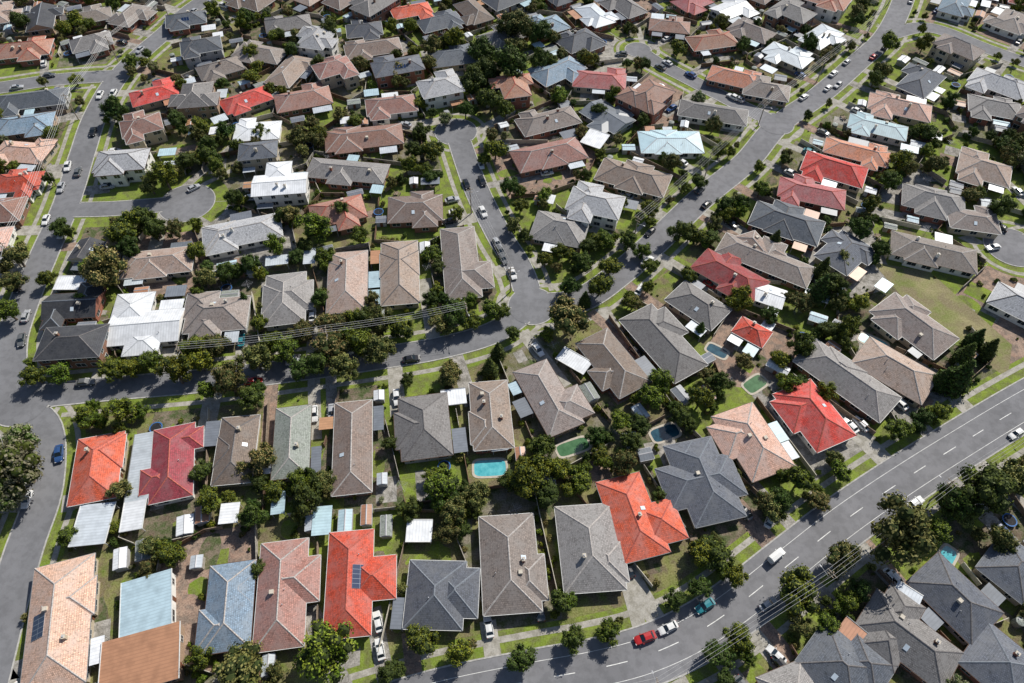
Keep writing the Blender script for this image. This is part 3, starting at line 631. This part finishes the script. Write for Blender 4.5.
for n_,(i,h) in enumerate(main):
    x,y=cen[i]; b=h['bl'][0]
    for kind in ('shed','shed','pergola','shed','yard','yard'):
        if R.random()>0.58 : continue
        for _ in range(14):
            if kind=='shed': L,W=R.uniform(2.4,5.5),R.uniform(2,3.4)
            elif kind=='yard': L=W=2.8
            else: L,W=R.uniform(3.5,6.5),R.uniform(2.8,4)
            px,py=x+R.uniform(-16,16),y+R.uniform(-16,16); a=b[2]
            if i in cells and not inpoly(cells[i],px,py): continue
            okk=drive_d(px,py)>3.2
            for p in (-1,1):
                for q in (-1,1):
                    X=px+p*L/2*math.cos(a)-q*W/2*math.sin(a);Y=py+p*L/2*math.sin(a)+q*W/2*math.cos(a)
                    if rect_d(X,Y)<0.5 or road_d(X,Y)<7: okk=False
            if not okk: continue
            add_rect(px,py,a,L,W)
            if kind=='yard':
                nm,me=R.choice(YARD); o=bpy.data.objects.new(nm,me); link(o); o.location=(px,py,0.03); o.rotation_euler=(0,0,R.uniform(0,3)); break
            e=empty('garden_shed' if kind=='shed' else 'pergola',(px,py,0)); bl=[px,py,a,L,W]
            r_=MB();wb=MB(); c_=R.choice(('ML','W','MS','MO','MB','GR','MS')) if kind=='shed' else R.choice(('W','ML','MB','MS'))
            if kind=='shed':
                roofblock(r_,bl,2.0,0.25,px,py,gable=True,o=0.12); wb.box(0,0,0,L,W,1.78,a,0); p=loc2(bl,0,-W/2-0.02,px,py); wb.box(p[0],p[1],0.02,0.9,0.08,1.7,a,1)
            else:
                r_.box(0,0,2.45,L+0.3,W+0.3,0.1,a,0)
                for p in (-1,1):
                    for q in (-1,1):
                        s=loc2(bl,p*L/2*0.95,q*W/2*0.95,px,py); wb.box(s[0],s[1],0,0.12,0.12,2.44,a,0)
            r_.obj('roof',[ROOF[c_],M_steel,M_soff,M_steel,M_steel],e); wb.obj('walls' if kind=='shed' else 'posts',[R.choice((WALL[4],M_fence[1],M_steel)),M_door],e); break
# ------------------------------------------------------------------ vegetation meshes
def leafmat(name,c1,c2,dv=0.32,dh=0.03):
    m,nt,b=basemat(name,0.6,0.2)
    f=noise(nt,2.0,2,lo=0.38,hi=0.62); f2=noise(nt,12,1,lo=0.3,hi=0.7)
    k=mix(nt,f,c1,c2); k=mix(nt,f2,mix(nt,0.35,k,(0,0,0)),k); k=objvar(nt,k,dv,dh)
    nt.links.new(k,b.inputs['Base Color']); return m
LEAF=[leafmat("foliage_green",(0.11,0.165,0.012),(0.24,0.27,0.03)),leafmat("foliage_olive",(0.15,0.155,0.035),(0.28,0.245,0.085)),
      leafmat("foliage_dark",(0.045,0.085,0.014),(0.11,0.155,0.025)),leafmat("foliage_pale",(0.22,0.23,0.12),(0.33,0.32,0.19))]
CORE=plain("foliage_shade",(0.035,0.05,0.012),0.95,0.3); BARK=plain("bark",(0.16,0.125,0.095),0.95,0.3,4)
def ico():
    import bmesh
    bm=bmesh.new(); bmesh.ops.create_icosphere(bm,subdivisions=2,radius=1); v=[tuple(x.co) for x in bm.verts]; f=[[y.index for y in x.verts] for x in bm.faces]; bm.free(); return np.array(v),f
IV,IF=ico()
def crown_mesh(seed,ncl,nleaf,ls,kind='round',flat=0.75):
    rng=np.random.RandomState(seed); mb=MB(); C=[];Rr=[]
    if kind=='round':
        lob=[rng.normal(size=3) for _ in range(4)]; lob=[l/np.linalg.norm(l) for l in lob]
        for k in range(ncl):
            d=rng.normal(size=3); d/=np.linalg.norm(d); st=1+0.22*max(float(np.dot(d,l)) for l in lob)-0.12; d[2]=d[2]*0.8
            rad=rng.uniform(0.4,0.86)*st; C.append(d*rad*np.array([1,1,flat])+[0,0,1.15]); Rr.append(rng.uniform(0.14,0.32))
        C.append(np.array([0,0,1.1]));Rr.append(0.46)
    elif kind=='shrub':
        for k in range(ncl):
            d=rng.normal(size=3); d/=np.linalg.norm(d); C.append(np.array([d[0]*0.6,d[1]*0.6,0.45+0.35*abs(d[2])])); Rr.append(rng.uniform(0.22,0.42))
    else:
        for k in range(ncl):
            t=k/ncl; a=k*2.4; rr=(1-t)*0.68*rng.uniform(0.75,1.1); C.append(np.array([rr*math.cos(a),rr*math.sin(a),0.35+t*3.0])); Rr.append(0.38*(1-t)+0.12)
        for t in np.linspace(0,1,9): C.append(np.array([0,0,0.4+t*2.8]));Rr.append(0.6*(1-t)+0.1)
    C=np.array(C);Rr=np.array(Rr); tot=float((Rr**2).sum())
    for c,r in zip(C,Rr):
        n=int(nleaf*r*r/tot)+4
        d=rng.normal(size=(n,3)); d/=np.linalg.norm(d,axis=1)[:,None]
        P=c+d*r*rng.uniform(0.88,1.25,size=(n,1))
        for p,nn in zip(P,d):
            ds=np.linalg.norm(C-p,axis=1)/Rr
            if (ds<0.8).sum()>0: continue
            nv=nn+rng.normal(size=3)*0.42; nv/=np.linalg.norm(nv); a=np.cross(nv,rng.normal(size=3)); a/=np.linalg.norm(a); b=np.cross(nv,a); s=ls*rng.uniform(0.6,1.3)
            mb.face([p-a*s,p-b*s*0.6,p+a*s,p+b*s*0.6],0)
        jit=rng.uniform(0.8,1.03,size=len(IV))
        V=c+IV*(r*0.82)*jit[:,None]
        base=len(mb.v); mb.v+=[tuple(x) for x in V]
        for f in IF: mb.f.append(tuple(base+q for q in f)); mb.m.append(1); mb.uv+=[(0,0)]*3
    if kind!='shrub':
        mb.tube((0,0,-0.05),(0.03,0,0.75),0.085,0.06,7,2)
        for k in range(5):
            a=k*1.3+seed; mb.tube((0.03,0,0.6+0.05*k),(0.5*math.cos(a),0.5*math.sin(a),1.05+0.08*k),0.045,0.015,5,2)
        if kind=='conifer': mb.tube((0.03,0,0.7),(0,0,3.2),0.06,0.02,6,2)
    else:
        for k in range(3):
            a=k*2.1; mb.tube((0,0,0),(0.3*math.cos(a),0.3*math.sin(a),0.5),0.04,0.02,5,2)
    return mb
cmesh=[crown_mesh(s,nc,2800,0.056,'round',fl) for s,nc,fl in ((1,34,0.75),(2,46,0.7),(3,26,0.9),(4,38,0.8),(5,30,1.05))]
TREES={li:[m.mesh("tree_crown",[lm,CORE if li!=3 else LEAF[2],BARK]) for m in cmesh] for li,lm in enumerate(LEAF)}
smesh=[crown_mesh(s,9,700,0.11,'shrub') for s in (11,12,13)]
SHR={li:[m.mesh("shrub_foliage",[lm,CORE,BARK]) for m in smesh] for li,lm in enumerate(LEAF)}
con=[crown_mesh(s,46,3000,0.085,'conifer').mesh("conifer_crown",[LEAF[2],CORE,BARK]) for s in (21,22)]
TN={0:"broadleaf_tree",1:"eucalyptus_tree",2:"evergreen_tree",3:"pale_gum_tree"}
nt_=0
def tree(x,y,r,li):
    global nt_
    o=bpy.data.objects.new(TN[li],R.choice(TREES[li])); link(o); o.location=(x,y,0); z=r*R.uniform(0.9,1.2)
    if r<2.2: z*=1.1
    o.scale=(r*R.uniform(0.88,1.12),r*R.uniform(0.88,1.12),z); o.rotation_euler=(R.gauss(0,0.05),R.gauss(0,0.05),R.uniform(0,6.28)); nt_+=1
for (u,v,r,li) in BIGT:
    r*=1.08
    x,y=g(u,v,1.15*r); tree(x,y,r,li)
    for _ in range(R.choice((0,1,2,3))):
        a=R.uniform(0,6.28); x2,y2=x+math.cos(a)*r*1.1,y+math.sin(a)*r*1.1
        if road_d(x2,y2)>1.5 and rect_d(x2,y2)>0.5: tree(x2,y2,r*R.uniform(0.4,0.65),li if R.random()<0.6 else R.choice((0,1,2)))
for (u,v,r) in CONIF:
    x,y=g(u,v,1.3*r); o=bpy.data.objects.new("conifer_tree",R.choice(con)); link(o); o.location=(x,y,0); o.scale=(r,r,r*0.95); o.rotation_euler=(0,0,R.uniform(0,6))
shp=empty("garden_shrubs")
def shrub(x,y,r,li=None):
    if drive_d(x,y)<1.6: return
    o=bpy.data.objects.new("shrub",R.choice(SHR[R.choices((0,1,2,3),(4,2,4,0.6))[0] if li is None else li])); link(o,shp); o.location=(x,y,-0.05)
    o.scale=(r*R.uniform(0.8,1.2),r*R.uniform(0.8,1.2),r*R.uniform(0.9,1.5)); o.rotation_euler=(0,0,R.uniform(0,6.28))
for (p,q) in edges:
    L=math.hypot(q[0]-p[0],q[1]-p[1])
    if L<3: continue
    if not visible((p[0]+q[0])/2,(p[1]+q[1])/2,40): continue
    n=max(2,int(L/1.2)); dx,dy=(q[0]-p[0])/L,(q[1]-p[1])/L; ang=math.atan2(dy,dx); run=[]; runs=[]
    dens=R.choice((0.12,0.3,0.5,0.8)); spc=R.choices((0,1,2),(4,3,4))[0]; td=R.choice((0.02,0.06,0.15))
    for k in range(n+1):
        t=k/n*L; x,y=p[0]+dx*t,p[1]+dy*t; rd=rect_d(x,y); rr=road_d(x,y)
        if rd>0.25 and rr>5.3: run.append((x,y))
        else:
            if len(run)>2: runs.append(run)
            run=[]
        if rr>4.6:
            if R.random()<dens*0.62 and rd>0.4:
                o=R.uniform(-1.5,1.5); r_=R.uniform(0.5,1.4); xx,yy=x-dy*o,y+dx*o
                if rect_d(xx,yy)>r_*0.3: shrub(xx,yy,r_,spc if R.random()<0.5 else None)
            if R.random()<td:
                o=R.uniform(-2,2); r_=R.uniform(1.4,3.5); xx,yy=x-dy*o,y+dx*o
                if rect_d(xx,yy)>r_*0.35 and drive_d(xx,yy)>2: tree(xx,yy,r_,spc if R.random()<0.5 else R.choices((0,1,2,3),(4,3,4,0.5))[0])
    if len(run)>2: runs.append(run)
    for rn in runs:
        a,b=rn[0],rn[-1]; ll=math.hypot(b[0]-a[0],b[1]-a[1]); mb=MB(); cx,cy=(a[0]+b[0])/2,(a[1]+b[1])/2
        mb.box(0,0,0.05,ll,0.05,1.65,ang,0)
        mb.box(0,0,1.70,ll,0.13,0.04,ang,0)
        for k in range(int(ll/2.4)+1):
            t=-ll/2+k*2.4; mb.box(math.cos(ang)*t-math.sin(ang)*0.07,math.sin(ang)*t+math.cos(ang)*0.07,0,0.1,0.09,1.8,ang,0)
        mb.obj("paling_fence",[R.choice(M_fence)],loc=(cx,cy,0))
for i,poly in cells.items():
    x,y=cen[i]
    if not visible(x,y,50): continue
    for _ in range(R.randint(8,24)):
        px,py=x+R.uniform(-16,16),y+R.uniform(-16,16); r_=R.uniform(0.35,1.1)
        if inpoly(poly,px,py) and rect_d(px,py)>r_*0.4 and road_d(px,py)>4.4: shrub(px,py,r_)
    for _ in range(R.choice((1,2,4,7))):
        px,py=x+R.uniform(-16,16),y+R.uniform(-16,16); r_=R.uniform(1.4,3.5)
        if inpoly(poly,px,py) and rect_d(px,py)>r_*0.4 and road_d(px,py)>4.6 and drive_d(px,py)>2: tree(px,py,r_,R.choices((0,1,2,3),(4,3,3,0.5))[0])
for i,(n,wd,px,a) in enumerate(ROADS):
    for s in (-1,1):
        O=offs(RD[i],s*(wd/2+1.7)); pr=0.3
        for k in range(0,len(O),3):
            if k%12==0: pr=R.choice((0.05,0.15,0.45))
            if R.random()<pr and road_d(O[k][0],O[k][1],i)>2.5 and drive_d(*O[k])>2.2:
                jx,jy=O[k]; r_=R.choice((R.uniform(0.8,1.6),R.uniform(1.2,2.7))); tree(jx+R.uniform(-.5,.5),jy+R.uniform(-.5,.5),r_,R.choices((0,1,2,3),(4,3,2,1))[0])
for _ in range(3200):
    x,y=R.uniform(-260,260),R.uniform(10,330)
    if not visible(x,y,30): continue
    if road_d(x,y)>5.5 and rect_d(x,y)>4.5:
        if (x-vx)**2+(y-vy)**2<500: continue
        tree(x,y,R.uniform(1.6,3.8),R.choices((0,1,2,3),(4,3,3,0.5))[0])
print("trees",nt_)
# ------------------------------------------------------------------ cars
CP_=[("white",(0.75,0.75,0.74)),("silver",(0.42,0.43,0.45)),("black",(0.015,0.015,0.018)),("red",(0.45,0.02,0.02)),("blue",(0.03,0.08,0.22)),("teal",(0.02,0.20,0.24)),("grey",(0.12,0.125,0.13))]
M_tyre=plain("tyre_rubber",(0.02,0.02,0.02)); M_lamp=plain("headlamp",(0.7,0.7,0.7),0.2,0.05); M_tail=plain("tail_lamp",(0.4,0.01,0.01),0.3,0.05)
def carmesh(name,paintm,van=False):
    mb=MB()
    st=[(-2.2,0.70,0.42,0.72),(-2.12,0.80,0.28,0.92),(-1.5,0.88,0.24,0.98),(-0.2,0.89,0.24,0.96),(0.9,0.88,0.24,0.93),(1.7,0.84,0.26,0.84),(2.1,0.76,0.30,0.72),(2.22,0.62,0.42,0.60)]
    rings=[]
    for x,hw,zl,zh in st:
        rings.append([(x,-hw*0.92,zl),(x,-hw,zl+0.2),(x,-hw*0.97,zh-0.12),(x,-hw*0.84,zh),(x,hw*0.84,zh),(x,hw*0.97,zh-0.12),(x,hw,zl+0.2),(x,hw*0.92,zl)])
    for a,b in zip(rings,rings[1:]):
        for i in range(8):
            j=(i+1)%8; mb.face([a[i],b[i],b[j],a[j]][::-1],0)
    mb.face(rings[0],0); mb.face(rings[-1][::-1],0)
    top=1.46 if not van else 1.95
    base=[(-1.75 if not van else -2.05,0.78),(1.0 if not van else 1.35,0.76)]; roof=[(-1.2 if not van else -1.95,0.60 if not van else 0.72),(0.25 if not van else 0.75,0.60 if not van else 0.7)]
    zb=0.93
    B=[(base[0][0],-base[0][1],zb),(base[1][0],-base[1][1],zb-0.05),(base[1][0],base[1][1],zb-0.05),(base[0][0],base[0][1],zb)]
    T=[(roof[0][0],-roof[0][1],top-0.04),(roof[1][0],-roof[1][1],top),(roof[1][0],roof[1][1],top),(roof[0][0],roof[0][1],top-0.04)]
    for i in range(4):
        j=(i+1)%4; mb.face([B[i],B[j],T[j],T[i]],1 if not(van and i in(0,2,3)) else 0)
    c=[(p[0]*1.02,p[1]*1.02,p[2]+0.02) for p in T]; m1=((c[0][0]+c[3][0])/2+0.1,0,top+0.05); m2=((c[1][0]+c[2][0])/2-0.1,0,top+0.07)
    mb.face([c[0],c[1],m2,m1],0); mb.face([m1,m2,c[2],c[3]],0); mb.face([c[1],c[2],m2],0); mb.face([c[3],c[0],m1],0)
    for i in range(4): mb.tube(B[i],T[i],0.045,0.04,4,0)
    for s in (-1,1): mb.tube((-0.35,s*0.79,zb),(-0.4,s*0.62,top),0.04,0.04,4,0); mb.box(0.75,s*0.98,0.92,0.18,0.16,0.12,0,0)
    for x in (-1.38,1.35):
        for s in (-1,1):
            mb.tube((x,s*0.70,0.32),(x,s*0.91,0.32),0.32,0.32,14,2); mb.tube((x,s*0.91,0.32),(x,s*0.925,0.32),0.19,0.17,10,3)
    for s in (-1,1): mb.box(2.12,s*0.58,0.56,0.2,0.3,0.12,0,3); mb.box(-2.15,s*0.62,0.68,0.12,0.26,0.14,0,4)
    return mb.mesh(name,[paintm,M_glass,M_tyre,M_lamp,M_tail])
CM=[]
for n,c in CP_:
    m,nt,b=basemat("car_paint_"+n,0.25,0.6); nt.links.new(mix(nt,noise(nt,3,2),tuple(x*0.92 for x in c),c),b.inputs['Base Color']); b.inputs['Coat Weight'].default_value=0.5
    CM.append((carmesh("car_"+n,m),carmesh("van_"+n,m,True)))
def car(x,y,a,ci,van=0,name="parked_car"):
    o=bpy.data.objects.new("parked_van" if van else name,CM[ci][van]); link(o); o.location=(x,y,0.09); o.rotation_euler=(0,0,a+R.gauss(0,0.02)); s=R.uniform(0.98,1.1); o.scale=(s,s,s)
def laneang(x,y): return nearest_road(x,y)[2]
for (u,v,ci,van,mode) in [(378,622,0,0,1.9),(645,638,3,0,'r'),(668,628,0,0,'r'),(776,556,0,1,'r'),(705,606,5,0,'r'),(768,604,1,0,'r'),(776,655,0,0,2.3),(850,426,0,0,2.1),(861,424,0,0,2.1),(915,503,0,0,'r'),(1016,434,0,0,'r'),(497,243,1,0,'r'),(503,259,6,0,'r'),(483,212,0,0,'r'),(456,212,0,0,0.2),(452,200,1,0,0.3),(481,165,0,0,'r'),(46,220,0,0,'r'),(78,172,6,0,'r'),(93,132,2,0,'r'),(733,97,0,0,'r'),(640,290,0,0,1.0),(26,316,1,0,'r'),(100,95,0,0,'r'),(700,190,6,0,'r'),(828,88,0,0,'r'),(838,85,1,0,'r'),(650,232,2,0,'r'),(140,50,1,0,'r'),(540,610,6,0,1.7),(770,520,0,0,1.0),(820,440,1,0,1.0),(292,358,2,0,'r'),(345,352,0,0,'r')]:
    x,y=g(u,v,0.6); a=laneang(x,y)+(math.pi if R.random()<0.5 else 0) if mode=='r' else mode; car(x,y,a,ci,van,"car" if mode=='r' else "parked_car")
for (a0,d,L) in drives:
    if R.random()<0.6 and L>6:
        t=R.uniform(6,L) if L>7 else L*0.8; car(a0[0]+d[0]*t,a0[1]+d[1]*t,math.atan2(d[1],d[0]),R.choices(range(7),(5,3,2,1,1,0.3,3))[0])
for i in (0,1,2,3,4,6,7):
    wd=ROADS[i][1]
    for s in (-1,1):
        O=offs(RD[i],s*(wd/2-1.15))
        for k in range(3,len(O)-3,5):
            if R.random()<0.14 and road_d(O[k][0],O[k][1],i)>3: car(O[k][0],O[k][1],math.atan2(O[k+1][1]-O[k][1],O[k+1][0]-O[k][0]),R.choices(range(7),(5,3,2,1,1,0.3,3))[0])
# ------------------------------------------------------------------ poles + lines
def poles(i,side,step):
    wd=ROADS[i][1]; O=offs(RD[i],side*(wd/2+1.0)); P=[]
    for k in range(2,len(O),step):
        x,y=O[k]
        if road_d(x,y)<0.4: continue
        q=O[min(k+1,len(O)-1)]; r=O[k-1]; a=math.atan2(q[1]-r[1],q[0]-r[0])
        mb=MB(); mb.tube((0,0,0),(0,0,10.5),0.19,0.13,8,0); ca,sa=math.cos(a+math.pi/2),math.sin(a+math.pi/2)
        mb.box(0,0,9.7,0.14,2.4,0.14,a,0); mb.box(0,0,8.6,0.12,1.6,0.12,a,0)
        for t in (-1.05,-0.4,0.4,1.05): mb.tube((ca*t,sa*t,9.84),(ca*t,sa*t,10.05),0.05,0.04,6,1)
        sg=-side; mb.tube((0,0,7.6),(sg*ca*2.2,sg*sa*2.2,8.3),0.05,0.045,5,1); mb.box(sg*ca*2.4,sg*sa*2.4,8.24,0.25,0.6,0.12,a,1)
        mb.obj("power_pole",[M_wood,M_steel],loc=(x,y,0)); P.append((x,y,a))
    mb=MB()
    for (x1,y1,a1),(x2,y2,a2) in zip(P,P[1:]):
        if math.hypot(x2-x1,y2-y1)>70: continue
        for t in (-1.05,-0.4,0.4,1.05):
            A=Vector((x1-math.sin(a1)*t,y1+math.cos(a1)*t,10.05)); B=Vector((x2-math.sin(a2)*t,y2+math.cos(a2)*t,10.05)); pr=A
            for s in range(1,9):
                f=s/8; c=A.lerp(B,f); c.z-=4*f*(1-f)*0.9; mb.tube(pr,c,0.03,0.03,3,0); pr=c
    mb.obj("power_lines",[M_wire])
poles(0,-1,17); poles(5,1,18); poles(2,-1,17); poles(3,1,18); poles(1,1,18)
